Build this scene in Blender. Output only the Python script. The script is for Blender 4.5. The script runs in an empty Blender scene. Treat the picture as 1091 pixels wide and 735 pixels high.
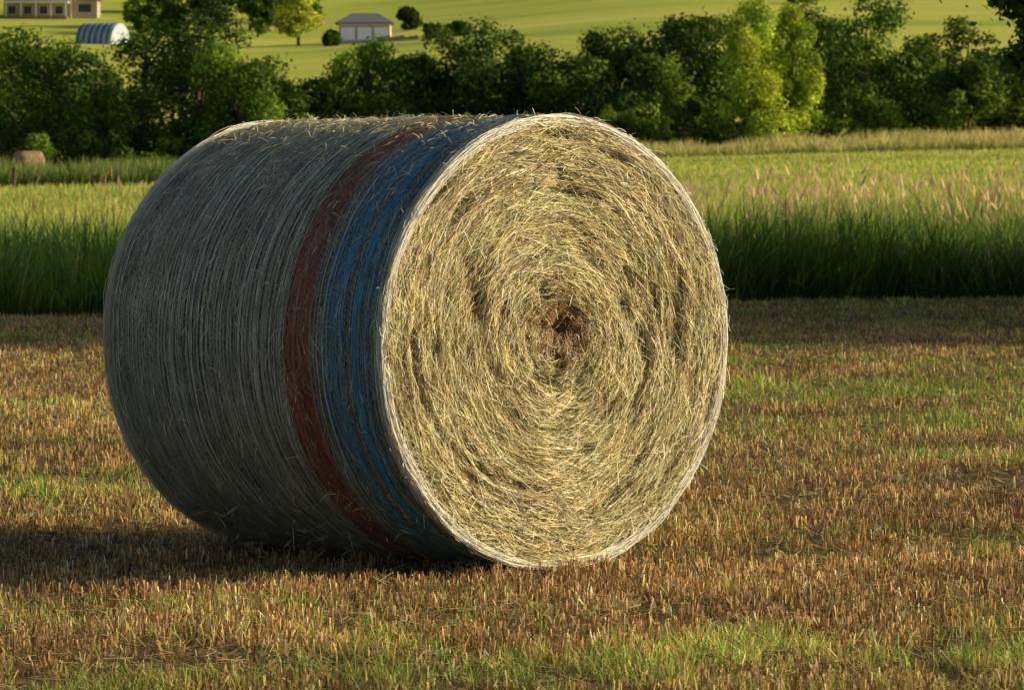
import bpy, math, numpy as np
from math import radians, sin, cos, pi
rng = np.random.default_rng(7)
sc = bpy.context.scene

# ------------------------------------------------------------------ helpers
_lat = np.random.default_rng(3).random((64,64,64)).astype(np.float32)
def noise3(x,y,z):
    x=np.asarray(x,float);y=np.asarray(y,float);z=np.asarray(z,float)
    x,y,z=np.broadcast_arrays(x,y,z)
    xi=np.floor(x).astype(int);yi=np.floor(y).astype(int);zi=np.floor(z).astype(int)
    fx=x-xi;fy=y-yi;fz=z-zi
    fx=fx*fx*(3-2*fx);fy=fy*fy*(3-2*fy);fz=fz*fz*(3-2*fz)
    g=lambda a,b,c:_lat[(xi+a)&63,(yi+b)&63,(zi+c)&63]
    return (((g(0,0,0)*(1-fx)+g(1,0,0)*fx)*(1-fy)+(g(0,1,0)*(1-fx)+g(1,1,0)*fx)*fy)*(1-fz)+
            ((g(0,0,1)*(1-fx)+g(1,0,1)*fx)*(1-fy)+(g(0,1,1)*(1-fx)+g(1,1,1)*fx)*fy)*fz)
def fbm(x,y,z=0.0,o=3):
    s=0;a=.5;t=0
    for i in range(o):
        s=s+a*noise3(np.asarray(x)*2**i+7*i,np.asarray(y)*2**i+3*i,np.asarray(z)*2**i+11*i);t+=a;a*=.5
    return s/t
def sstep(a,b,x):
    t=np.clip((x-a)/(b-a),0,1);return t*t*(3-2*t)

def mk(name,V,F,mat,cols=None,origin=(0,0,0),parent=None,smooth=False):
    V=np.asarray(V,np.float64).reshape(-1,3)-np.array(origin)
    me=bpy.data.meshes.new(name)
    if isinstance(F,np.ndarray):
        k=F.shape[1];nf=len(F)
        me.vertices.add(len(V));me.vertices.foreach_set('co',V.astype(np.float32).ravel())
        me.loops.add(nf*k);me.loops.foreach_set('vertex_index',F.astype(np.int32).ravel())
        me.polygons.add(nf);me.polygons.foreach_set('loop_start',(np.arange(nf)*k).astype(np.int32))
        me.update(calc_edges=True)
    else:
        me.from_pydata([tuple(v) for v in V],[],F);me.update()
    if smooth: me.polygons.foreach_set('use_smooth',np.ones(len(me.polygons),bool))
    if cols is not None:
        c=np.ones((len(V),4),np.float32);c[:,:3]=np.asarray(cols).reshape(-1,3)
        a=me.attributes.new('Col','FLOAT_COLOR','POINT');a.data.foreach_set('color',c.ravel())
    me.materials.append(mat)
    ob=bpy.data.objects.new(name,me);sc.collection.objects.link(ob)
    if parent is None: ob.location=origin
    else: ob.parent=parent
    return ob
def empty(name,loc):
    e=bpy.data.objects.new(name,None);e.location=loc;sc.collection.objects.link(e);return e

def ribbons(P,S,C=None):
    n,k,_=P.shape
    V=np.stack([P-S,P+S],axis=2).reshape(-1,3)
    b=(np.arange(n)*k*2)[:,None]+ (np.arange(k-1)*2)[None,:]
    F=np.stack([b,b+1,b+3,b+2],axis=-1).reshape(-1,4)
    if C is None: return V,F,None
    Cc=np.repeat(C[:,:,None,:],2,axis=2).reshape(-1,3)
    return V,F,Cc
def merge(parts):
    Vs=[];Fs=[];Cs=[];o=0
    for V,F,C in parts:
        Vs.append(V);Fs.append(F+o);Cs.append(C);o+=len(V)
    return np.concatenate(Vs),np.concatenate(Fs),np.concatenate(Cs)
def pick(pal,w,n):
    pal=np.array(pal);w=np.array(w,float);w/=w.sum()
    return pal[rng.choice(len(pal),n,p=w)]

# ------------------------------------------------------------------ materials
def newmat(name):
    m=bpy.data.materials.new(name);m.use_nodes=True;nt=m.node_tree;nt.nodes.clear()
    out=nt.nodes.new('ShaderNodeOutputMaterial');return m,nt,out
def strandmat(name,trans=0.3,nscale=3.0,rough=.6,spec=.25,var=.25):
    m,nt,out=newmat(name);N=nt.nodes;L=nt.links
    at=N.new('ShaderNodeAttribute');at.attribute_name='Col'
    geo=N.new('ShaderNodeNewGeometry');nz=N.new('ShaderNodeTexNoise');nz.inputs['Scale'].default_value=nscale
    L.new(geo.outputs['Position'],nz.inputs['Vector'])
    mr=N.new('ShaderNodeMapRange');mr.inputs['To Min'].default_value=1-var;mr.inputs['To Max'].default_value=1+var
    mr.inputs['From Min'].default_value=.3;mr.inputs['From Max'].default_value=.7
    L.new(nz.outputs['Fac'],mr.inputs['Value'])
    mul=N.new('ShaderNodeVectorMath');mul.operation='SCALE'
    L.new(at.outputs['Color'],mul.inputs[0]);L.new(mr.outputs['Result'],mul.inputs['Scale'])
    p=N.new('ShaderNodeBsdfPrincipled');p.inputs['Roughness'].default_value=rough
    p.inputs['Specular IOR Level'].default_value=spec
    L.new(mul.outputs[0],p.inputs['Base Color'])
    if trans>0:
        t=N.new('ShaderNodeBsdfTranslucent');L.new(mul.outputs[0],t.inputs['Color'])
        mx=N.new('ShaderNodeMixShader');mx.inputs[0].default_value=trans
        L.new(p.outputs[0],mx.inputs[1]);L.new(t.outputs[0],mx.inputs[2]);L.new(mx.outputs[0],out.inputs[0])
    else: L.new(p.outputs[0],out.inputs[0])
    return m
def plainmat(name,col,col2=None,scale=5,rough=.7,bump=0.0,spec=.3,stretch=None):
    m,nt,out=newmat(name);N=nt.nodes;L=nt.links
    p=N.new('ShaderNodeBsdfPrincipled');p.inputs['Roughness'].default_value=rough;p.inputs['Specular IOR Level'].default_value=spec
    tc=N.new('ShaderNodeTexCoord');mp=N.new('ShaderNodeMapping')
    if stretch: mp.inputs['Scale'].default_value=stretch
    L.new(tc.outputs['Object'],mp.inputs[0])
    nz=N.new('ShaderNodeTexNoise');nz.inputs['Scale'].default_value=scale;nz.inputs['Detail'].default_value=5
    L.new(mp.outputs[0],nz.inputs['Vector'])
    cr=N.new('ShaderNodeValToRGB');c2=col2 or tuple(c*.75 for c in col)
    cr.color_ramp.elements[0].color=(*c2,1);cr.color_ramp.elements[1].color=(*col,1)
    cr.color_ramp.elements[0].position=.35;cr.color_ramp.elements[1].position=.65
    L.new(nz.outputs['Fac'],cr.inputs[0]);L.new(cr.outputs[0],p.inputs['Base Color'])
    if bump:
        b=N.new('ShaderNodeBump');b.inputs['Strength'].default_value=bump;b.inputs['Distance'].default_value=.02
        L.new(nz.outputs['Fac'],b.inputs['Height']);L.new(b.outputs[0],p.inputs['Normal'])
    L.new(p.outputs[0],out.inputs[0]);return m

M_straw=strandmat('straw_strands',0,9,.5,.35,.12)
M_net=strandmat('net_twine',0,5,.45,.4,.12)
M_stub=strandmat('stubble_blades',.18,1.3,.6,.25,.2)
M_grass=strandmat('grass_blades',.32,1.3,.6,.25,.2)
M_leaf=strandmat('tree_leaves',.28,.35,.6,.12,.25)
M_core=plainmat('packed_hay',(.20,.15,.065),(.06,.042,.017),60,.9,.6)  # hay core coloured dark, painting in the shade of gaps between strands
M_bark=plainmat('bark',(.13,.10,.07),(.06,.045,.03),6,.9,.5,stretch=(1,1,.2))

# ------------------------------------------------------------------ terrain
YL=np.array([-300,62,100,170,300,350,450,700,800,1300,1800,2800.])
ZL=np.array([0,0,.75,1.5,2.7,3.4,8,26,34,88,120,130.])
ZR=np.array([0,0,1.25,2.5,4.6,5.6,11,31,41,92,125,135.])
_g0=float(fbm(-23/140+5,700/200,1.3))
def terr(x,y):
    x=np.asarray(x,float);y=np.asarray(y,float)
    w=sstep(-45,45,x)
    z=np.interp(y,YL,ZL)*(1-w)+np.interp(y,YL,ZR)*w
    w0=float(sstep(-45,45,-23.))
    far=sstep(380,700,y)
    z=z+far*(fbm(x/140+5,y/200,1.3)-_g0)*4 - far*5.*w0*sstep(-70,-23,x)
    near=sstep(5,15,y)*(1-sstep(60,80,y))
    z=z+(fbm(x/1.3,y/1.3,4.4,2)-.5)*.03*near*sstep(0,1,np.hypot(x+.3,y-15.6)-1.0)
    z=z-.08*np.exp(-((x+2.3)/1.4)**2-((y-14.2)/1.7)**2)
    z=z-.035*np.exp(-((x+.2)/1.3)**2-((y-15.2)/1.3)**2)
    return z
ys=np.unique(np.concatenate([np.linspace(-300,0,12),np.linspace(0,9,10),np.linspace(9,60,205),np.linspace(60,360,101),np.linspace(360,1000,81),np.linspace(1000,2800,40)]))
xa=np.concatenate([np.linspace(0,8,41),np.linspace(8,60,40)[1:],np.linspace(60,300,31)[1:],np.linspace(300,1500,20)[1:]])
xs=np.unique(np.concatenate([-xa,xa]))
GX,GY=np.meshgrid(xs,ys);GZ=terr(GX,GY)
nx=len(xs);ny=len(ys)
idx=np.arange(nx*ny).reshape(ny,nx)
F=np.stack([idx[:-1,:-1],idx[:-1,1:],idx[1:,1:],idx[1:,:-1]],-1).reshape(-1,4)
m,nt,out=newmat('field_ground');N=nt.nodes;L=nt.links
geo=N.new('ShaderNodeNewGeometry');sep=N.new('ShaderNodeSeparateXYZ');L.new(geo.outputs['Position'],sep.inputs[0])
def nnoise(scale,stretch=(1,1,1),det=5,rough=.6):
    mp=N.new('ShaderNodeMapping');mp.inputs['Scale'].default_value=stretch;L.new(geo.outputs['Position'],mp.inputs[0])
    n=N.new('ShaderNodeTexNoise');n.inputs['Scale'].default_value=scale;n.inputs['Detail'].default_value=det;n.inputs['Roughness'].default_value=rough
    L.new(mp.outputs[0],n.inputs['Vector']);return n.outputs['Fac']
def ramp(fac,els):
    c=N.new('ShaderNodeValToRGB');r=c.color_ramp
    while len(r.elements)<len(els): r.elements.new(.5)
    for e,(p,col) in zip(r.elements,els): e.position=p;e.color=(*col,1)
    L.new(fac,c.inputs[0]);return c.outputs[0]
def mix(f,a,b):
    x=N.new('ShaderNodeMix');x.data_type='RGBA'
    if isinstance(f,float): x.inputs[0].default_value=f
    else: L.new(f,x.inputs[0])
    L.new(a,x.inputs[6]);L.new(b,x.inputs[7]);return x.outputs[2]
def mrange(v,a,b):
    x=N.new('ShaderNodeMapRange');x.inputs['From Min'].default_value=a;x.inputs['From Max'].default_value=b;x.interpolation_type='SMOOTHSTEP'
    L.new(v,x.inputs['Value']);return x.outputs['Result']
soil=ramp(nnoise(14),[(.3,(.03,.019,.009)),(.5,(.10,.062,.026)),(.7,(.26,.175,.075))])
grn=ramp(nnoise(9),[(.3,(.04,.045,.01)),(.7,(.15,.16,.03))])
near=mix(ramp(nnoise(.5,(.5,1,1)),[(.5,(0,0,0)),(.65,(1,1,1))]),soil,grn)
mid=ramp(nnoise(.06,(.4,1,1),6,.7),[(.3,(.30,.37,.06)),(.5,(.43,.46,.09)),(.72,(.60,.51,.15))])
hill=ramp(nnoise(.010,(.5,2.2,1),9,.7),[(.3,(.27,.33,.04)),(.47,(.44,.48,.065)),(.7,(.66,.61,.12))])
c=mix(mrange(sep.outputs['Y'],56,66),near,mid)
c=mix(mrange(sep.outputs['Y'],340,370),c,hill)
p=N.new('ShaderNodeBsdfPrincipled');p.inputs['Roughness'].default_value=.9;p.inputs['Specular IOR Level'].default_value=.1
L.new(c,p.inputs['Base Color'])
b=N.new('ShaderNodeBump');b.inputs['Strength'].default_value=.8;b.inputs['Distance'].default_value=.03
L.new(nnoise(25),b.inputs['Height']);L.new(b.outputs[0],p.inputs['Normal'])
L.new(p.outputs[0],out.inputs[0]);M_ground=m
mk('ground',np.stack([GX,GY,GZ],-1).reshape(-1,3),F,M_ground,smooth=True)

# ------------------------------------------------------------------ grass blades
def blades(x,y,h,w,lean,col_b,col_t,K=3,curve=.35,z0=None,taper=.85):
    n=len(x)
    z=terr(x,y) if z0 is None else z0
    a=rng.random(n)*2*pi;la=rng.random(n)*2*pi
    t=np.linspace(0,1,K+1)[None,:]
    lx=(np.cos(la)*lean)[:,None];ly=(np.sin(la)*lean)[:,None]
    tt=t*(1-curve)+curve*t*t*1.2
    P=np.stack([x[:,None]+lx*tt*h[:,None],y[:,None]+ly*tt*h[:,None],z[:,None]-.01+t*h[:,None]*(1-.25*np.minimum(1,lean)[:,None]*t)],-1)
    tp=np.broadcast_to(np.asarray(taper,float),(n,))[:,None]
    wid=(w[:,None]*.5)*(1-tp*t**1.6)
    S=np.stack([np.cos(a)[:,None]*wid,np.sin(a)[:,None]*wid,np.zeros_like(wid)],-1)
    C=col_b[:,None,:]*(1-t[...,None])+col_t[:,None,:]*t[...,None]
    return ribbons(P,S,C)
def fieldpts(n,y0,y1,marg=1.2,extra=.4):
    y=np.exp(rng.random(n)*(math.log(y1)-math.log(y0))+math.log(y0))
    hw=y*.1142*marg+extra
    return (rng.random(n)*2-1)*hw,y
n=430000
x,y=fieldpts(n,10.2,58)
lod=y*.00021
g=.5*fbm(x/2.2,y/1.6,2.2,3)+.5*fbm(x/.34,y/.45,5.2,3)
band=.18*np.exp(-((y-28.5)/3.0)**2)*sstep(-1,2,x)+.19*sstep(12.2,11.2,y)*sstep(1,-.6,x)+.07*np.exp(-((y-20)/2.0)**2)*sstep(0,-2,x)-.07*np.exp(-((y-17.5)/4.0)**2)*sstep(.3,1.3,x)+.03*sstep(34,42,y)+.06*np.exp(-((y-14.)/.8)**2)*sstep(.4,-.5,x)-.06*np.exp(-((y-12.7)/.7)**2)-.07*np.exp(-((y-27)/3.)**2)*sstep(-1,-3,x)
gr=g+band+rng.normal(0,.085,n)
isg=gr>.58
tan=pick([(.76,.48,.17),(.54,.30,.105),(.27,.14,.05),(.92,.72,.34),(.40,.21,.08)],[2.6,3,3,1.5,2.4],n)
green=pick([(.27,.43,.04),(.48,.60,.08),(.68,.66,.13),(.15,.26,.03)],[3,3,2.4,1.2],n)
patch=.32+1.36*fbm(x/.7,y/1.1,12.1,3)
col=np.where(isg[:,None],green,tan)*(rng.uniform(.55,1.22,n)*patch)[:,None]
clump=.6*fbm(x/.10,y/.14,8.1,2)+.4*fbm(x/.4,y/.5,3.3,2)
keep=clump+rng.normal(0,.05,n)>.46
h=np.where(isg,rng.uniform(.025,.085,n),rng.uniform(.018,.064,n))*(.55+.85*clump)
w=np.maximum(np.where(isg,.0038,.0052)*rng.uniform(.6,1.3,n),lod*rng.uniform(.7,1.3,n))
lean=np.where(isg,rng.uniform(.1,.8,n),np.abs(rng.normal(.12,.28,n)))
x,y,h,w,lean,col,isg=[q[keep] for q in (x,y,h,w,lean,col,isg)]
A=blades(x,y,h,w,lean,np.clip(col*.6,0,.9),np.clip(col*1.15,0,.92),2,taper=np.where(isg,.85,.3))  # blade bases coloured darker to paint in the occlusion near the soil
n=75000
x,y=fieldpts(n,10.2,50)
a=rng.random(n)*2*pi;ln=rng.uniform(.02,.09,n);t=np.array([-.5,0,.5])[None,:]
z=terr(x,y)+rng.uniform(.002,.03,n)
P=np.stack([x[:,None]+np.cos(a)[:,None]*ln[:,None]*t,y[:,None]+np.sin(a)[:,None]*ln[:,None]*t,z[:,None]+t*rng.normal(0,.015,n)[:,None]],-1)
wd=np.maximum(.0016,y*.00009)[:,None]*np.ones((1,3))
S=np.stack([-np.sin(a)[:,None]*wd,np.cos(a)[:,None]*wd,wd*.3],-1)
col=pick([(.74,.56,.27),(.52,.34,.14),(.26,.14,.055),(.36,.36,.1)],[2,3,3,1],n)
B=ribbons(P,S,np.repeat(col[:,None,:],3,1))
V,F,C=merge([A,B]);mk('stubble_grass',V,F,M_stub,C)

# tall grass strip
def yfront(x): return np.clip(51.6+.85*x,40,64)+ (fbm(x/2.2,0,3.3,2)-.5)*2.6
n=90000
x=rng.uniform(-15,15,n);d=rng.random(n)**1.4*10;y=yfront(x)+d
h=(.88+.02*np.clip(x,-6,8)+.6*(fbm(x/.6,y/.9,9.9)-.5)*2)*rng.uniform(.5,1.2,n)*sstep(-.3,.6,d+rng.random(n)*.6)
h=np.maximum(h,.15)
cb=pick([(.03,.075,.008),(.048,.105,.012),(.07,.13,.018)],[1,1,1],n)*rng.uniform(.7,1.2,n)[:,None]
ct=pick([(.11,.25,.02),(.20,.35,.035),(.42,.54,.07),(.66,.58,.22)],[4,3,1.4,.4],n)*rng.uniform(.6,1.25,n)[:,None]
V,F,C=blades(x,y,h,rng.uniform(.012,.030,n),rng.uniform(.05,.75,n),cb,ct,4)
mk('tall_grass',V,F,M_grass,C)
n=56000
x=rng.uniform(-16,18,n);d=rng.random(n)**1.3*34;y=yfront(x)+8+d
r=sstep(-3,3,x)
h=(.42+.42*r*sstep(25,4,d))*rng.uniform(.5,1.25,n)*(.6+.8*fbm(x/1.5,y/3,6.1))
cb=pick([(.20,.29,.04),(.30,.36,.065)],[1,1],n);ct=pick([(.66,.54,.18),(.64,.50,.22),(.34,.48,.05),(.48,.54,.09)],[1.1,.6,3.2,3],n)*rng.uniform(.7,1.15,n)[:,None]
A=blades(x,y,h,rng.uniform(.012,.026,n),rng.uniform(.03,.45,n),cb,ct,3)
m_=9000
xs_=rng.uniform(-14,16,m_);d=rng.random(m_)**1.5*16;yy=yfront(xs_)+5+d
kp=rng.random(m_)<(.06+.94*sstep(-1,2,xs_))*sstep(.35,.62,fbm(xs_/.8,yy/2,7.7,2))
xs_,yy=xs_[kp],yy[kp];nn=len(xs_)
hh=rng.uniform(.65,1.65,nn)*(.75+.45*fbm(xs_/.8,yy/2,1.1))
B1=blades(xs_,yy,hh,np.full(nn,.012),rng.uniform(.02,.25,nn),np.tile([.36,.34,.1],(nn,1)),np.tile([.6,.46,.22],(nn,1)),2)
zt=terr(xs_,yy)+hh*.93
t=np.linspace(0,1,4)[None,:];hl=rng.uniform(.10,.24,nn)[:,None]
lx=rng.normal(0,.06,nn)[:,None]
P=np.stack([xs_[:,None]+lx*t,yy[:,None]+0*t,zt[:,None]-hl*.7+hl*t],-1)
wid=np.array([.004,.019,.014,.003])[None,:]*rng.uniform(.5,1.3,nn)[:,None]
an=rng.random(nn)*pi
S=np.stack([wid*np.cos(an)[:,None],wid*np.sin(an)[:,None],0*wid],-1)
cc=pick([(.88,.60,.36),(.78,.54,.28),(.58,.37,.2)],[1,1,1],nn)
B2=ribbons(P,S,np.repeat(cc[:,None,:],4,1))
V,F,C=merge([A,B1,B2]);mk('meadow_grass',V,F,M_grass,C)

n=85000
y=rng.uniform(85,345,n);x=(rng.random(n)*2-1)*(y*.1142*1.25+3)
h=rng.uniform(.1,.28,n);w=y*.00028*rng.uniform(.6,1.3,n)
col=pick([(.58,.52,.13),(.40,.49,.065),(.68,.56,.17),(.30,.41,.05)],[2.2,3,1.4,2.2],n)*(.6+.8*fbm(x/14,y/14,2.0))[:,None]
A=blades(x,y,h,w,rng.uniform(.1,.5,n),col*.8,col,2)
n=24000
x=rng.uniform(-34,-9,n);y=172+rng.uniform(0,16,n)+ .25*(x+20)
h=rng.uniform(.4,1.05,n)*(.5+.9*fbm(x/2,y/4,5))*sstep(-9,-12.5,x)+.1
cb=pick([(.05,.10,.014),(.08,.13,.022)],[1,1],n);ct=pick([(.13,.22,.035),(.24,.30,.05),(.5,.44,.16)],[3,2,1],n)
B=blades(x,y,h,rng.uniform(.03,.06,n),rng.uniform(.1,.5,n),cb,ct,3)
n=36000
x=rng.uniform(8,62,n);y=316+rng.uniform(0,36,n)
h=rng.uniform(.4,1.3,n)*(.3+1.4*fbm(x/3,y/6,5))
cb=pick([(.26,.28,.07),(.18,.22,.05)],[1,1],n);ct=pick([(.76,.60,.24),(.64,.54,.18),(.40,.46,.08)],[3,2,1.2],n)
D=blades(x,y,h,rng.uniform(.06,.11,n),rng.uniform(.1,.5,n),cb,ct,3)
V,F,C=merge([A,B,D]);mk('field_grass',V,F,M_grass,C)

# ------------------------------------------------------------------ trees
def rnd_dir(n):
    v=rng.normal(size=(n,3));return v/np.linalg.norm(v,axis=1)[:,None]
def rhombi(c,nrm,size,asp,col):
    n=len(c)
    r=rnd_dir(n);a=np.cross(nrm,r);a/=np.linalg.norm(a,axis=1)[:,None]+1e-9
    b=np.cross(nrm,a)
    a=a*size[:,None];b=b*(size*asp)[:,None]
    V=np.stack([c-a,c-b*.9+a*.1,c+a,c+b*.9+a*.1],1).reshape(-1,3)
    F=np.arange(n*4).reshape(n,4)
    return V,F,np.repeat(col,4,0)
def tube(p0,p1,r0,r1,seg=7,col=(.12,.09,.06)):
    p0=np.array(p0,float);p1=np.array(p1,float)
    d=p1-p0;d/=np.linalg.norm(d);s=np.cross(d,[.3,.9,.1]);s/=np.linalg.norm(s);u=np.cross(d,s)
    a=np.arange(seg)*2*pi/seg
    ring=np.cos(a)[:,None]*s+np.sin(a)[:,None]*u
    V=np.concatenate([p0+ring*r0,p1+ring*r1]);i=np.arange(seg);j=(i+1)%seg
    F=np.stack([i,j,j+seg,i+seg],-1);return V,F,np.tile(col,(2*seg,1))
GREEN=[(.050,.098,.010),(.075,.128,.013),(.105,.158,.017),(.058,.108,.014)]
BRIGHT=[(.44,.56,.045),(.52,.62,.06),(.34,.46,.04)]
MID=[(.15,.23,.02),(.21,.29,.028),(.12,.20,.02)]
def tree_parts(bx,by,H,W,nl,leaf,pal,cb=.12,nc=22,shape='round',bz=None,stray_p=.07,tone=None):
    bz=float(terr(bx,by)) if bz is None else bz
    base=np.array([bx,by,bz])
    hz=rng.uniform(cb,.93,nc)
    if shape=='round': env=np.sqrt(np.clip(1-((hz-.5)/.56)**2,.05,1))
    elif shape=='tall': env=np.clip(1.25*np.sin(pi*np.clip(hz*.8+.16,0,1)),.25,1)
    else: env=np.clip(1.1-hz,.15,1)
    an=rng.random(nc)*2*pi;rr=np.sqrt(rng.random(nc))*.5*env*W*.78
    cen=base+np.stack([np.cos(an)*rr,np.sin(an)*rr,hz*H],-1)
    rc=W*rng.uniform(.09,.21,nc)*(.7+.4*env)
    if shape=='tall': rc*=.85
    ci=rng.choice(nc,nl,p=rc**2/np.sum(rc**2))
    d=rnd_dir(nl);d[:,2]=np.where(rng.random(nl)<.3,np.abs(d[:,2]),d[:,2])
    lump=.6+.8*noise3(d[:,0]*3+ci,d[:,1]*3,d[:,2]*3)
    rad=rc[ci]*lump*(.45+.6*rng.random(nl)**.5)
    stray=rng.random(nl)<stray_p;rad=np.where(stray,rad*1.3,rad)
    c=cen[ci]+d*rad[:,None]*np.array([1,1,.82 if shape=='round' else 1.25])
    nrm=d*.9+rng.normal(0,.5,(nl,3))+np.array([0,0,.25]);nrm/=np.linalg.norm(nrm,axis=1)[:,None]
    tone=rng.uniform(.7,1.35) if tone is None else tone
    pc=np.array(pal)[rng.integers(0,len(pal),nc)]*rng.uniform(.7,1.35,nc)[:,None]*tone
    col=np.clip(pc[ci]*rng.uniform(.6,1.4,nl)[:,None],0,.8)
    lv=rhombi(c,nrm,leaf*rng.uniform(.6,1.3,nl),.6,col)
    wood=[tube(base-[0,0,.3],base+[0,0,H*.45],W*.035,W*.022),tube(base+[0,0,H*.45],base+[W*.03,0,H*.85],W*.022,W*.006)]
    for i in range(min(nc,12)):
        s=base+[0,0,max(.12,(hz[i]-.25))*H];wood.append(tube(s,cen[i],W*.013,W*.004,5))
    return lv,merge(wood),base
def tree(name,*a,extra=None,**k):
    lv,wd,base=tree_parts(*a,**k)
    if extra is not None:
        lv=merge([lv,extra[0]]);wd=merge([wd,extra[1]])
    e=empty(name,base)
    mk('foliage',*lv[:2],M_leaf,lv[2],base,e);mk('trunk_and_limbs',*wd[:2],M_bark,wd[2],base,e)
    return e
row=[(-50,352,15.5,9),(-44,350,15.8,8.5),(-39.5,356,14.6,8),(-35.5,350,13.6,7.5),(-32,345,12.9,6),(-29,352,15.0,8),(-24.5,350,16.6,8.5),(-21,346,13.8,7),
(-17.5,350,10.2,6.5),(-14.3,352,11.0,6),(-11.5,352,13.6,7),(-7.5,354,12.8,6.5),(-3.5,352,15.0,7.5),(.8,356,14.6,7),(4,350,13.2,7),(8,354,14.8,7),(10.8,348,12.4,6),
(13.2,354,15.8,7.5),(16.0,356,16.2,6.5),(24.5,362,16.8,7.5),(28.0,358,17.4,8.5),(31.8,360,14.2,6.5),(37.0,366,16.4,7),(41.8,360,14.4,7),(47,362,15,8),(53,362,15.5,8)]
lp=[];wp=[]
for (tx,ty,tz,tw) in row:
    bz=float(terr(tx,ty))
    pal=[GREEN,GREEN+MID,GREEN+MID[:1]][rng.integers(0,3)]
    a_,b_,_=tree_parts(tx,ty,(tz-bz)*1.0,tw*1.15,8000,.19,pal,.05,30)
    lp.append(a_);wp.append(b_)
for tx in np.arange(-54,58,4.3):
    ty=372+rng.uniform(-4,6);bz=float(terr(tx,ty))
    near=min(row,key=lambda q:abs(q[0]-tx))
    a_,b_,_=tree_parts(tx,ty,max(3,(near[2]-bz)*.78),7.5,3200,.25,GREEN,.03,18)
    lp.append(a_);wp.append(b_)
for tx in np.arange(-52,56,2.6):
    if tx>22 and rng.random()<.55: continue
    ty=(343 if tx<22 else 352)+rng.uniform(-4,3)
    a_,b_,_=tree_parts(tx,ty,rng.uniform(1.6,4.6),rng.uniform(3,5),1500,.17,GREEN+MID,.03,10)
    lp.append(a_);wp.append(b_)
e=empty('distant_tree_row',(0,355,4))
V,F,C=merge(lp);mk('foliage',V,F,M_leaf,C,(0,355,4),e)
V,F,C=merge(wp);mk('trunks',V,F,M_bark,C,(0,355,4),e)
tree('cottonwood_tree',17.9,338,11.6,5.8,16000,.14,BRIGHT,.08,52,'tall',tone=1.)
tree('cottonwood_tree',21.2,340,11.4,5.4,14000,.14,BRIGHT,.08,48,'tall',tone=.85)
tree('round_tree',27.0,344,5.2,5.2,5500,.17,MID,.1,16)
tree('round_tree',34.8,342,7.0,6.0,8500,.18,GREEN+MID,.26,22)
tree('shrub',23.8,343,2.5,3.2,2000,.16,MID,.05,9)
tree('bright_tree',-33.3,700,10.5,8.5,6500,.3,[(.40,.46,.04),(.50,.52,.055)],.2,22,tone=1.)
hl=[];hw=[]
for (tx,ty,H,W) in [(-60,772,9,9),(-52,770,11,9),(-45,772,12,9),(-57,748,7,7),(-50,745,9,7),(-39.5,765,12,7),(-62,752,6,6),(-42,742,7,7),(-36,800,9,8),(-66,820,9,8),(-94,790,9,8),(-17,742,3.5,4),(-12,690,2.0,4),(-8,690,1.7,4),(-28,690,2.2,3)]:
    a_,b_,_=tree_parts(tx,ty,H,W,4000,.36,GREEN+MID[:1],.08,20);hl.append(a_);hw.append(b_)
for i in range(34):   # hedgerow crossing the hill
    tx=46+i*2.5+rng.uniform(-1,1);ty=742+i*4.2+rng.uniform(-2,2)
    if rng.random()<.3: continue
    a_,b_,_=tree_parts(tx,ty,rng.uniform(.5,1.5),rng.uniform(2.5,4.5),500,.28,GREEN,.05,6);hl.append(a_);hw.append(b_)
e=empty('hill_trees',(-30,750,28))
V,F,C=merge(hl);mk('foliage',V,F,M_leaf,C,(-30,750,28),e)
V,F,C=merge(hw);mk('trunks',V,F,M_bark,C,(-30,750,28),e)
# roadside oak: a low limb reaches out over the field edge
cl=np.array([(5.50,46.4,3.35,.30),(5.22,46.5,3.22,.20),(5.34,46.3,2.95,.19),(5.22,46.5,2.72,.14),(5.42,46.4,2.58,.16),(5.75,46.5,3.05,.30),(5.05,46.4,3.30,.13),(6.2,46.5,3.4,.4)])
nl=3400;ci=rng.choice(len(cl),nl,p=cl[:,3]**2/np.sum(cl[:,3]**2));dd_=rnd_dir(nl)
cpos=cl[ci,:3]+dd_*(cl[ci,3]*(.3+.8*rng.random(nl)))[:,None]
bl=rhombi(cpos,rnd_dir(nl)*.8+dd_*.6+1e-3,rng.uniform(.030,.058,nl),.6,np.array([(.10,.18,.02),(.16,.26,.03),(.07,.13,.015)])[rng.integers(0,3,nl)]*rng.uniform(.6,1.3,nl)[:,None])
bw=[tube((9.3,46.5,3.6),(7.4,46.5,4.1),.10,.07),tube((7.4,46.5,4.1),(6.0,46.45,3.6),.07,.035)]+[tube((6.0,46.45,3.6),tuple(q[:3]),.03,.006,5) for q in cl[:7]]
tree('oak_tree',9.3,46.5,8.2,8.8,34000,.07,[(.12,.22,.02),(.20,.30,.03)],.48,40,bz=0,stray_p=.01,extra=(bl,merge(bw)))
tree('oak_tree',14.5,55.0,9.0,8.5,16000,.12,GREEN,.08,36,bz=0)
tree('oak_tree',16.5,48.5,9.5,9.0,20000,.13,GREEN,.06,40,bz=0)
tree('oak_tree',23.5,52.5,11.0,10.0,20000,.14,GREEN,.06,40,bz=0)
tree('oak_tree',16.0,41.5,10.5,7.5,22000,.13,GREEN,.44,40,bz=0)
tree('oak_tree',22.5,44.5,11.5,8.0,22000,.13,GREEN,.30,40,bz=0)
tree('oak_tree',13.2,43.9,7.5,6.0,14000,.12,GREEN,.28,32,bz=0)

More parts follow.
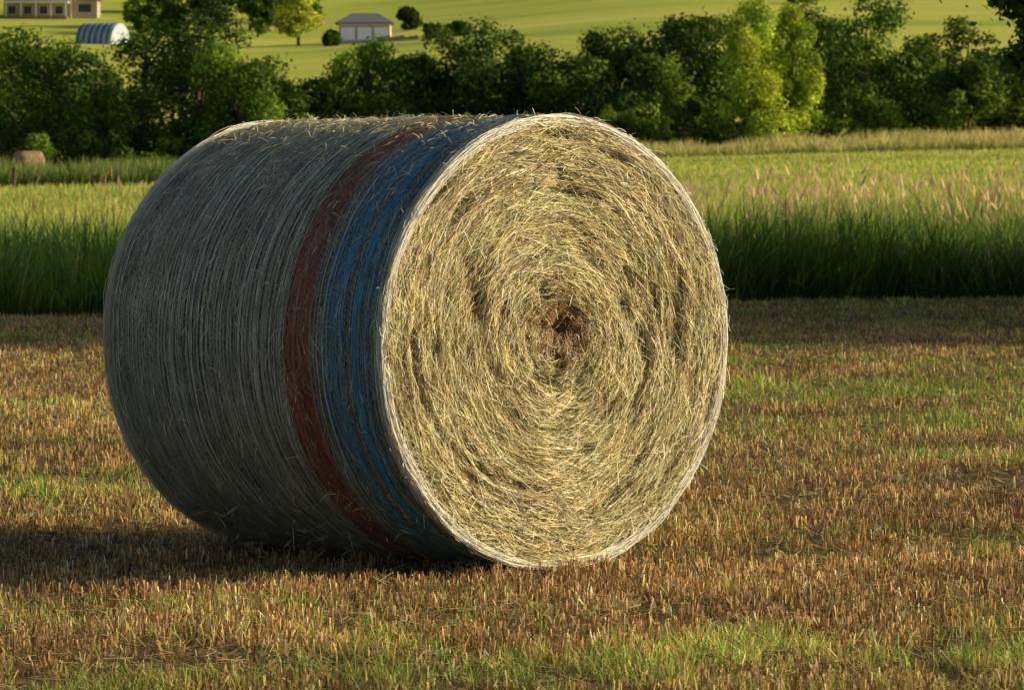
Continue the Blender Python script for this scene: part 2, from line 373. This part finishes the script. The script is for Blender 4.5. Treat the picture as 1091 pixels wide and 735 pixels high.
# ------------------------------------------------------------------ main bale
C0=np.array([.150,15.0,.733]);TH=radians(40);R=.760;LB=1.54
ax=np.array([-sin(TH),cos(TH),0]);nn_=-ax;U=np.array([cos(TH),sin(TH),0]);Z=np.array([0,0,1.])
bale=empty('round_hay_bale',(C0[0],C0[1],0));BO=(C0[0],C0[1],0)
def squash(P):
    z=P[...,2];P[...,2]=np.where(z<.0,-(-z)*.7,z);return P
def Rs(t,ph):
    e=np.minimum(t,1-t)*LB
    return R-.014*np.exp(-(e/.03)**1.0)+.020*(fbm(np.cos(ph)*2.2+t*3,np.sin(ph)*2.2+5,t*4.0,3)-.5)+.005*(noise3(t*16,np.cos(ph)*1.5+9,np.sin(ph)*1.5+9)-.5)
def cyl(t,ph,r):
    return squash(C0+ax*(np.asarray(t)*LB)[...,None]+U*(r*np.cos(ph))[...,None]+Z*(r*np.sin(ph))[...,None])
pits=[(-.385,.264,.05,.04),(-.36,.16,.045,.035),(-.14,.51,.035,.03),(.30,.21,.035,.028),(-.33,.09,.03,.024),(.12,-.59,.035,.02)]
CX,CY=.03,.045
def Dface(r,ph):
    x=r*np.cos(ph);y=r*np.sin(ph)
    rw=r+.028*(noise3(np.cos(ph)*1.6+4,np.sin(ph)*1.6+4,r*4)-.5)
    ring=noise3(np.cos(ph)*1.8+20,np.sin(ph)*1.8+20,rw*36)
    cr=fbm(np.cos(ph)*3.0+30,np.sin(ph)*3.0+30,rw*24,2)
    d=.014*(ring-.5)-.032*sstep(.56,.77,cr)+.014*(fbm(x*5+9,y*5+9,2.)-.5)*2
    for (px,py,s,a) in pits: d=d-a*np.exp(-((x-px)**2+(y-py)**2)/s**2)
    d=d-.050*np.exp(-((x-CX)**2+(y-CY)**2)/.085**2)+.010*sstep(.3,.6,r)-.010*sstep(.71,.76,r)
    return d
nt_=70;npn=260
tv=np.linspace(0,1,nt_);pv=np.arange(npn)*2*pi/npn
T,PH=np.meshgrid(tv,pv,indexing='ij')
side=cyl(T,PH,Rs(T,PH)-.009)
nr=60
rv=np.linspace(.98,.0005,nr)
RR,PH2=np.meshgrid(rv,pv,indexing='ij')
r0=(Rs(np.zeros(npn),pv)-.012)[None,:]*RR
front=squash(C0+nn_*(Dface(r0,PH2)-.016)[...,None]+U*(r0*np.cos(PH2))[...,None]+Z*(r0*np.sin(PH2))[...,None])
back=squash(C0+ax*(LB+Dface(r0,PH2+2)*.6)[...,None]+U*(r0*np.cos(PH2))[...,None]+Z*(r0*np.sin(PH2))[...,None])
grid=np.concatenate([front[::-1],side,back],0);g0=grid.shape[0]
idx=np.arange(g0*npn).reshape(g0,npn);nxt=np.roll(idx,-1,1)
F=np.stack([idx[:-1],idx[1:],nxt[1:],nxt[:-1]],-1).reshape(-1,4)
mk('packed_hay_body',grid.reshape(-1,3),F,M_core,None,BO,bale,True)
STRAW=[(.93,.81,.46),(.86,.69,.31),(.66,.64,.27),(.36,.23,.10),(.97,.91,.64),(.68,.49,.20)]
def face_strands(n,lay0,lay1,wmul=1.0,rmin=.04,tsd=.13):
    r=np.sqrt(rng.uniform(rmin**2,.750**2,n));ph=rng.random(n)*2*pi
    Ln=rng.uniform(.02,.15,n)*np.clip(r/.3,.35,1)
    tilt=rng.normal(0,tsd,n)+(rng.random(n)<.16)*rng.normal(0,.8,n)
    s=np.linspace(-.5,.5,4)[None,:]
    th=ph[:,None]+s*(Ln*np.cos(tilt)/r)[:,None]
    rr=np.hypot(r[:,None],0)/np.cos(np.clip(s*(Ln*np.cos(tilt)/r)[:,None]*.6,-.6,.6))+s*(Ln*np.sin(tilt))[:,None]
    over=np.maximum(0,rr-.752);rr=rr-over
    d=Dface(rr,th)*.35+Dface(r,ph)[:,None]*.65+rng.uniform(lay0,lay1,n)[:,None]+s*rng.normal(0,.014,n)[:,None]
    P=C0+nn_*d[...,None]+U*(rr*np.cos(th))[...,None]+Z*(rr*np.sin(th))[...,None]
    tw=rng.normal(.0,.5,n)[:,None]
    w=(rng.uniform(.0006,.0019,n)*wmul)[:,None]*np.array([.6,1,1,.5])[None,:]
    rad=U*np.cos(th)[...,None]+Z*np.sin(th)[...,None]
    S=(rad*np.cos(tw)[...,None]+nn_*np.sin(tw)[...,None])*w[...,None]
    rt=noise3(r*30,np.cos(ph)*1.3+2,np.sin(ph)*1.3+2)
    base=pick(STRAW,[3,3,1.8,1.6,2.8,1.5],n)
    gt=np.array([.60,.62,.27])
    base=base*(1-.4*sstep(.55,.8,rt))[:,None]+gt*(.4*sstep(.55,.8,rt))[:,None]
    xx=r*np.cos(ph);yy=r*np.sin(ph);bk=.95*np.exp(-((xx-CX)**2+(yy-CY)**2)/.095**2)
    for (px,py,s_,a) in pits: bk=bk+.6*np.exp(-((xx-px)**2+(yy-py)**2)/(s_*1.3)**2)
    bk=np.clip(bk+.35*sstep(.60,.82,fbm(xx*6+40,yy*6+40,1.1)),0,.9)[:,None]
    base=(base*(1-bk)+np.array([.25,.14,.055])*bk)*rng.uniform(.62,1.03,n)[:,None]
    return ribbons(squash(P),S,np.repeat(base[:,None,:],4,1))
parts=[face_strands(24000,-.018,-.008,1.2),face_strands(48000,-.009,.001),face_strands(13000,-.001,.012,1.0,tsd=.32)]
n=1500
r=np.abs(rng.normal(0,.062,n));ph=rng.random(n)*2*pi;cx=CX+r*np.cos(ph);cy=CY+r*np.sin(ph)
a=rng.random(n)*2*pi;Ln=rng.uniform(.02,.08,n);s=np.linspace(-.5,.5,5)[None,:]
bend=rng.normal(0,.015,n)[:,None]*(s*s*4)
xx=cx[:,None]+np.cos(a)[:,None]*Ln[:,None]*s-np.sin(a)[:,None]*bend;yy=cy[:,None]+np.sin(a)[:,None]*Ln[:,None]*s+np.cos(a)[:,None]*bend
d=Dface(np.hypot(xx,yy),np.arctan2(yy,xx))+rng.uniform(-.008,.018,n)[:,None]
P=C0+nn_*d[...,None]+U*xx[...,None]+Z*yy[...,None]
S=(U*(-np.sin(a))[:,None]+Z*np.cos(a)[:,None])[:,None,:]*np.full((n,5,1),.0011)
col=pick([(.30,.17,.07),(.42,.27,.11),(.12,.06,.025),(.58,.42,.2)],[3,2,3.4,.8],n)
parts.append(ribbons(P,S,np.repeat(col[:,None,:],5,1)))
n=2300
r=np.sqrt(rng.uniform(.01,.74**2,n));ph=rng.random(n)*2*pi;s=np.linspace(0,1,5)[None,:]
dr=rnd_dir(n);dd=(dr@nn_);dr=dr-nn_*np.minimum(0,dd)[:,None]*1.5+0.25*nn_;Ln=rng.uniform(.015,.075,n)
P0=C0+nn_*(Dface(r,ph))[:,None]+U*(r*np.cos(ph))[:,None]+Z*(r*np.sin(ph))[:,None]
P=P0[:,None,:]+dr[:,None,:]*(Ln[:,None]*s)[...,None]+np.array([0,0,-1.])*(Ln[:,None]*s*s*.4)[...,None]
sv=np.cross(dr,rnd_dir(n));sv/=np.linalg.norm(sv,axis=1)[:,None]
S=sv[:,None,:]*np.full((n,5,1),.0009)
parts.append(ribbons(squash(P),S,np.repeat(pick(STRAW,[3,3,1,1,3,1],n)[:,None,:],5,1)))
V,F,C=merge(parts);mk('spiral_hay_end',V,F,M_straw,C,BO,bale)
def bandmask(t,n):
    red=sstep(.225,.24,t)*sstep(.34,.322,t)
    blue=sstep(.022,.032,t)*sstep(.235,.15,t)
    return red,blue
def side_strands(n,l0,l1,pal,wts,tiltsd,wmul=1,Lr=(.03,.14)):
    t=rng.uniform(.004,.996,n);ph=rng.random(n)*2*pi;Ln=rng.uniform(Lr[0],Lr[1],n);tilt=rng.normal(0,tiltsd,n)
    s=np.linspace(-.5,.5,4)[None,:]
    th=ph[:,None]+s*(Ln*np.cos(tilt)/R)[:,None];tt=np.clip(t[:,None]+s*(Ln*np.sin(tilt)/LB)[:,None],0,1)
    rr=Rs(tt,th)+rng.uniform(l0,l1,n)[:,None]+s*rng.normal(0,.004,n)[:,None]
    P=cyl(tt,th,rr);rad=U*np.cos(th)[...,None]+Z*np.sin(th)[...,None]
    tw=rng.normal(0,.4,n)[:,None]
    S=(ax*np.cos(tw)[...,None]+rad*np.sin(tw)[...,None])*((rng.uniform(.0007,.0017,n)*wmul)[:,None]*np.array([.5,1,1,.5]))[...,None]
    col=pick(pal,wts,n)*rng.uniform(.55,1.2,n)[:,None]*(.45+1.0*fbm(t*9,np.cos(ph)*4+8,np.sin(ph)*4+8))[:,None]
    return ribbons(P,S,np.repeat(col[:,None,:],4,1))
SP=[(.56,.54,.28),(.44,.44,.21),(.64,.55,.30),(.28,.21,.10),(.80,.73,.48)]
parts=[side_strands(55000,-.008,-.001,SP,[3,3,2,2.4,.8],.5,1.2),side_strands(22000,-.001,.007,SP,[2,2,2,1.4,1.6],.8,.75,(.015,.08))]
n=3200
t=rng.random(n)**.8;ph=np.where(rng.random(n)<.6,rng.normal(pi*.55,.5,n),rng.random(n)*2*pi);s=np.linspace(0,1,5)[None,:]
rad=U*np.cos(ph)[:,None]+Z*np.sin(ph)[:,None];tang=-U*np.sin(ph)[:,None]+Z*np.cos(ph)[:,None]
dr=rad*rng.uniform(.1,.7,n)[:,None]+tang*rng.normal(0,.9,n)[:,None]+ax*rng.normal(0,.7,n)[:,None];dr/=np.linalg.norm(dr,axis=1)[:,None]
Ln=rng.uniform(.012,.055,n);P=cyl(t,ph,Rs(t,ph)+.002)[:,None,:]+dr[:,None,:]*(Ln[:,None]*s)[...,None]-Z*(Ln[:,None]*s*s*.3)[...,None]
sv=np.cross(dr,rnd_dir(n));sv/=np.linalg.norm(sv,axis=1)[:,None]
parts.append(ribbons(P,sv[:,None,:]*np.full((n,5,1),.0008),np.repeat(pick(STRAW,[3,3,1,1,3,1],n)[:,None,:],5,1)))
V,F,C=merge(parts);mk('hay_under_net',V,F,M_straw,C,BO,bale)
def netcol(t,n):
    t=np.broadcast_to(t,(n,))
    red,blue=bandmask(t,n)
    c=np.tile(np.array([.80,.78,.66]),(n,1))
    c=np.where((rng.random(n)<red)[:,None],np.array([.48,.115,.075]),c)
    c=np.where((rng.random(n)<blue*.97)[:,None],np.array([.05,.32,.56]),c)
    return c
nseg=320;pvs=np.linspace(0,2*pi,nseg+1)
tpos=[]
for layer in range(3):
    b_=np.arange(.004+rng.random()*.016,.998,.0163);tpos.append(b_+rng.normal(0,.0022,len(b_)))
extra=np.concatenate([rng.uniform(.025,.20,40),rng.uniform(.230,.333,26),rng.uniform(.001,.022,18)])
warp=np.concatenate(tpos+[extra]);nw=len(warp)
def wob(l,p):
    q=(fbm(np.cos(p)*2.5+l*40,np.sin(p)*2.5+9,l*60,3)-.5)*.010
    return np.clip(l+q,.0008,.9992)
pp=pvs[None,:]+np.zeros((nw,1))
tt=wob(warp[:,None],pp)
rr=Rs(tt,pp)+.002+rng.uniform(0,.003,nw)[:,None]+.002*noise3(pp*14,warp[:,None]*99,1.)
P=cyl(tt,pp,rr)
wv=.35+1.2*noise3(np.cos(pp)*14+warp[:,None]*71,np.sin(pp)*14+30,warp[:,None]*53)
S=ax*((rng.uniform(.0005,.0013,nw)[:,None]*wv))[...,None]
cc=netcol(warp,nw)*rng.uniform(.55,1.12,nw)[:,None]
parts=[ribbons(P,S,np.repeat(cc[:,None,:],nseg+1,1))]
zs=420;pz=np.linspace(0,2*pi,zs+1)
for layer in tpos[:3]:
    l=layer[:-1,None];l2=layer[1:,None];k=(np.arange(zs+1)%2)[None,:]
    ph=pz[None,:]+rng.uniform(0,.03,len(l))[:,None]
    tt=np.where(k==0,wob(l,ph),wob(l2,ph))
    P=cyl(tt,ph,Rs(tt,ph)+.004)
    tg=(-U*np.sin(ph)[...,None]+Z*np.cos(ph)[...,None])+ax*.4
    cc=netcol(l[:,0],len(l))*rng.uniform(.6,1.1,len(l))[:,None]
    parts.append(ribbons(P,tg*.0005,np.repeat(cc[:,None,:],zs+1,1)))
WHITE=[(.92,.89,.78),(.86,.78,.58),(.95,.92,.84),(.70,.58,.36)]
for end in (0,1):
    m_=84
    rb=rng.uniform(.732,.762,m_);db=rng.uniform(-.010,.015,m_)
    ph=pvs[None,:]
    wr=rb[:,None]+(fbm(np.cos(ph)*5+np.arange(m_)[:,None]*.7,np.sin(ph)*5+3,2.,3)-.5)*.026
    dd=db[:,None]+(fbm(np.cos(ph)*5+np.arange(m_)[:,None],np.sin(ph)*5+3,7.,3)-.5)*.020
    P=C0+(nn_ if end==0 else ax)*( (dd+.005)+(0 if end==0 else LB))[...,None]+U*(wr*np.cos(ph))[...,None]+Z*(wr*np.sin(ph))[...,None]
    rad=U*np.cos(ph)[...,None]+Z*np.sin(ph)[...,None]
    tw=rng.normal(0,.45,(m_,1,1))
    S=(rad*np.cos(tw)+nn_*np.sin(tw))*(.0012*rng.uniform(.5,1.3,(m_,1,1)))
    cc=pick(WHITE,[2,1.5,2,.8],m_)*rng.uniform(.85,1.,m_)[:,None]
    parts.append(ribbons(squash(P),S,np.repeat(cc[:,None,:],nseg+1,1)))
n=1700
ph=rng.random(n)*2*pi;s=np.linspace(0,1,5)[None,:];r=rng.uniform(.730,.765,n)
P0=C0+nn_*rng.uniform(-.01,.02,n)[:,None]+U*(r*np.cos(ph))[:,None]+Z*(r*np.sin(ph))[:,None]
rad=U*np.cos(ph)[:,None]+Z*np.sin(ph)[:,None];tang=-U*np.sin(ph)[:,None]+Z*np.cos(ph)[:,None]
dr=rad*rng.normal(.05,.4,n)[:,None]+tang*rng.normal(0,1,n)[:,None]+nn_*rng.normal(.15,.3,n)[:,None];dr/=np.linalg.norm(dr,axis=1)[:,None]
Ln=rng.uniform(.015,.07,n)
P=P0[:,None,:]+dr[:,None,:]*(Ln[:,None]*s)[...,None]-rad[:,None,:]*(Ln[:,None]*s*s*.4)[...,None]
S=rad[:,None,:]*np.full((n,5,1),.0009)
parts.append(ribbons(squash(P),S,np.repeat(pick(WHITE,[2,2,1,3],n)[:,None,:],5,1)))
V,F,C=merge(parts);mk('net_wrap',V,F,M_net,C,BO,bale)

# ------------------------------------------------------------------ distant bale
bx,by=-32.3,300.;bz=float(terr(bx,by))
db=empty('round_hay_bale',(bx,by,bz))
a2=np.array([cos(.5),sin(.5),0]);u2=np.array([-sin(.5),cos(.5),0])
prof=[(0,0.01),(.0,.45),(.01,.68),(.05,.75),(.5,.76),(1.3,.755),(1.47,.74),(1.5,.66),(1.5,.01)]
pv=np.arange(36)*2*pi/36
g=np.array([[np.array([bx,by,bz+.86])+a2*(t-.75)*1.15+u2*r*cos(p)*1.15+Z*r*sin(p)*1.22+rnd_dir(1)[0]*.012 for p in pv] for t,r in prof])
idx=np.arange(len(prof)*36).reshape(-1,36);nx_=np.roll(idx,-1,1)
mk('hay_body',g.reshape(-1,3),np.stack([idx[:-1],idx[1:],nx_[1:],nx_[:-1]],-1).reshape(-1,4),plainmat('old_hay',(.40,.26,.14),(.20,.13,.07),6,.9,.5),None,(bx,by,bz),db,True)

# ------------------------------------------------------------------ fence posts
for (px,py,ph_) in [(-19.1,172,.75),(-31,238,1.2),(-34.5,246,1.2)]:
    z0=float(terr(px,py));o=(px,py,z0)
    v,f,c=tube((px,py,z0-.2),(px+.03,py,z0+ph_),.08,.07,8)
    fp=empty('fence_post',o);mk('post',v,f,M_bark,c,o,fp)
    v,f,c=tube((px+.03,py,z0+ph_),(px+.03,py,z0+ph_+.05),.07,.02,8);mk('post_top',v,f,M_bark,c,o,fp)

# ------------------------------------------------------------------ buildings
def box(name,x0,x1,y0,y1,z0,z1,mat,o,par):
    V=[(x0,y0,z0),(x1,y0,z0),(x1,y1,z0),(x0,y1,z0),(x0,y0,z1),(x1,y0,z1),(x1,y1,z1),(x0,y1,z1)]
    F=[(0,3,2,1),(4,5,6,7),(0,1,5,4),(1,2,6,5),(2,3,7,6),(3,0,4,7)]
    ob=mk(name,np.array(V,float)+np.array(o),F,mat,None,o,par);return ob
def hip(name,x0,x1,y0,y1,z0,z1,ins,mat,o,par):
    ym=(y0+y1)/2
    V=[(x0,y0,z0),(x1,y0,z0),(x1,y1,z0),(x0,y1,z0),(x0+ins,ym,z1),(x1-ins,ym,z1),(x0,y0,z0-.15),(x1,y0,z0-.15),(x1,y1,z0-.15),(x0,y1,z0-.15)]
    F=[(0,1,5,4),(1,2,5),(2,3,4,5),(3,0,4),(6,7,1,0),(7,8,2,1),(8,9,3,2),(9,6,0,3),(9,8,7,6)]
    return mk(name,np.array(V,float)+np.array(o),F,mat,None,o,par)
M_cream=plainmat('cream_siding',(.76,.68,.52),(.68,.6,.46),4)
M_white=plainmat('white_paint',(.88,.88,.86),(.84,.84,.82),3)
M_slate=plainmat('grey_shingles',(.18,.19,.22),(.12,.13,.15),8)
M_dark=plainmat('dark_glass',(.04,.045,.05),(.03,.03,.035),3,.2,0,.5)
M_brown=plainmat('brown_siding',(.32,.2,.12),(.25,.15,.09),4)
M_tan=plainmat('tan_stucco',(.50,.40,.29),(.44,.35,.25),4)
M_stone=plainmat('stone',(.36,.26,.2),(.24,.17,.13),5,.9,.5)
M_metal=plainmat('ribbed_metal',(.12,.17,.25),(.09,.13,.2),2,.5)
M_panel=plainmat('pale_panel',(.50,.56,.64),(.44,.5,.58),2,.5)
gx,gy=-23.0,700.;gz=float(terr(gx,gy))+.15;o=(gx,gy,gz);G=empty('garage',o)
box('walls',-4.0,4.0,0,7,-1.5,2.75,M_cream,o,G)
hip('roof',-4.6,4.6,-.6,7.6,2.9,4.5,2.6,M_slate,o,G)
for i,(a_,b_) in enumerate([(-3.7,-1.5),(-1.1,1.1),(1.5,3.7)]):
    box('door_frame_%d'%i,a_-.1,b_+.1,-.06,-.004,0,2.3,M_brown,o,G)
    box('garage_door_%d'%i,a_,b_,-.12,-.064,.02,2.2,M_white,o,G)
    for k in range(3): box('door_groove_%d_%d'%(i,k),a_+.05,b_-.05,-.135,-.124,.5+.55*k,.54+.55*k,M_cream,o,G)
box('slab',-4.4,4.4,-5,-.005,-1.5,.0,plainmat('concrete',(.4,.38,.34)),o,G)
wx,wy=-17.5,694.;wz=float(terr(wx,wy));o=(wx,wy,wz);W_=empty('stone_wall',o)
for i in range(9): box('block_%d'%i,-3.4+i*.72,-3.4+i*.72+.7,-.3+.04*(i%2),.3,-.6,.55+.12*((i*7)%3),M_stone,o,W_)
hx,hy=-83.5,800.;hz=float(terr(hx,hy));o=(hx,hy,hz);Hh=empty('house',o)
box('main_walls',-7,5,0,9,-1,6.2,M_tan,o,Hh)
box('wing_walls',5.01,9.5,1.5,8,-1,3.4,M_tan,o,Hh)
hip('main_roof',-7.7,5.7,-.7,9.7,6.35,9.2,3.2,M_slate,o,Hh)
hip('wing_roof',5.75,10.1,.9,8.6,3.55,5.2,1.6,M_brown,o,Hh)
box('porch_base',-6.5,4.5,-2.6,-.01,-1,.3,M_brown,o,Hh)
box('deck',-6.7,4.7,-2.8,-.01,2.7,2.95,M_white,o,Hh)
for i in range(5): box('post_%d'%i,-6.4+i*2.65,-6.2+i*2.65,-2.6,-2.4,.31,2.69,M_white,o,Hh)
for i in range(4):
    for j,(za,zb) in enumerate([(.8,2.2),(3.8,5.3)]):
        xa_=-6.2+i*2.8;box('window_frame_%d_%d'%(i,j),xa_-.1,xa_+1.5,-.05,-.004,za-.1,zb+.1,M_white,o,Hh)
        box('window_%d_%d'%(i,j),xa_,xa_+1.4,-.09,-.054,za,zb,M_dark,o,Hh)
box('wing_window',6.2,8.4,1.4,1.49,1.2,2.6,M_dark,o,Hh)
# quonset: ribbed barrel roof
qx,qy=-65.,712.;qz=float(terr(qx,qy));o=(qx,qy,qz);Q=empty('quonset_hut',o)
na=14;ca,sa=cos(1.1),sin(1.1)
for k in range(12):
    sc_=2.9+(.14 if k%2 else 0)
    y0=-3.2+k*.55
    a_=np.linspace(0,pi,na)
    def P2(x_,y_,z_): return (x_*ca-y_*sa,x_*sa+y_*ca+3,z_)
    Vv=[P2(-sc_*cos(t),y0,sc_*sin(t)*1.15) for t in a_]+[P2(-sc_*cos(t),y0+.55,sc_*sin(t)*1.15) for t in a_]+[P2(0,y0,-.6),P2(0,y0+.55,-.6)]
    Ff=[(i,i+1,na+i+1,na+i) for i in range(na-1)]+[tuple(range(na))+(2*na,),tuple(range(2*na-1,na-1,-1))+(2*na+1,)]
    mk('arch_%d'%k,np.array(Vv)+np.array(o),Ff,M_metal if k%2 else M_panel,None,o,Q)

# ------------------------------------------------------------------ light
el=radians(20);tosun=np.array([.985,.08]);rot=math.atan2(tosun[0],tosun[1])
w=bpy.data.worlds.new('World');sc.world=w;w.use_nodes=True;nt=w.node_tree
bg=nt.nodes['Background'];sky=nt.nodes.new('ShaderNodeTexSky');sky.sky_type='NISHITA';sky.sun_disc=False
sky.sun_elevation=el;sky.sun_rotation=rot;sky.air_density=1.0;sky.dust_density=2.0;sky.ozone_density=.8
nt.links.new(sky.outputs[0],bg.inputs[0]);bg.inputs[1].default_value=.10
from mathutils import Vector
s=bpy.data.lights.new('sun','SUN');s.energy=5.0;s.angle=radians(.5);s.color=(1.0,.86,.54)
so=bpy.data.objects.new('sun',s);sc.collection.objects.link(so);so.location=(30,5,20)
d=Vector((cos(el)*sin(rot),cos(el)*cos(rot),sin(el)));so.rotation_euler=d.to_track_quat('Z','Y').to_euler()
sc.view_settings.view_transform='Standard';sc.view_settings.look='None';sc.view_settings.exposure=0
# ------------------------------------------------------------------ camera
cam=bpy.data.cameras.new('camera');cam.lens=157.7;cam.sensor_width=36;cam.clip_end=6000;cam.clip_start=.5
cam.dof.use_dof=True;cam.dof.focus_distance=15.0;cam.dof.aperture_fstop=18
co=bpy.data.objects.new('camera',cam);sc.collection.objects.link(co);co.location=(0,0,1.207)
co.rotation_euler=(radians(90-1.828),0,0);sc.camera=co
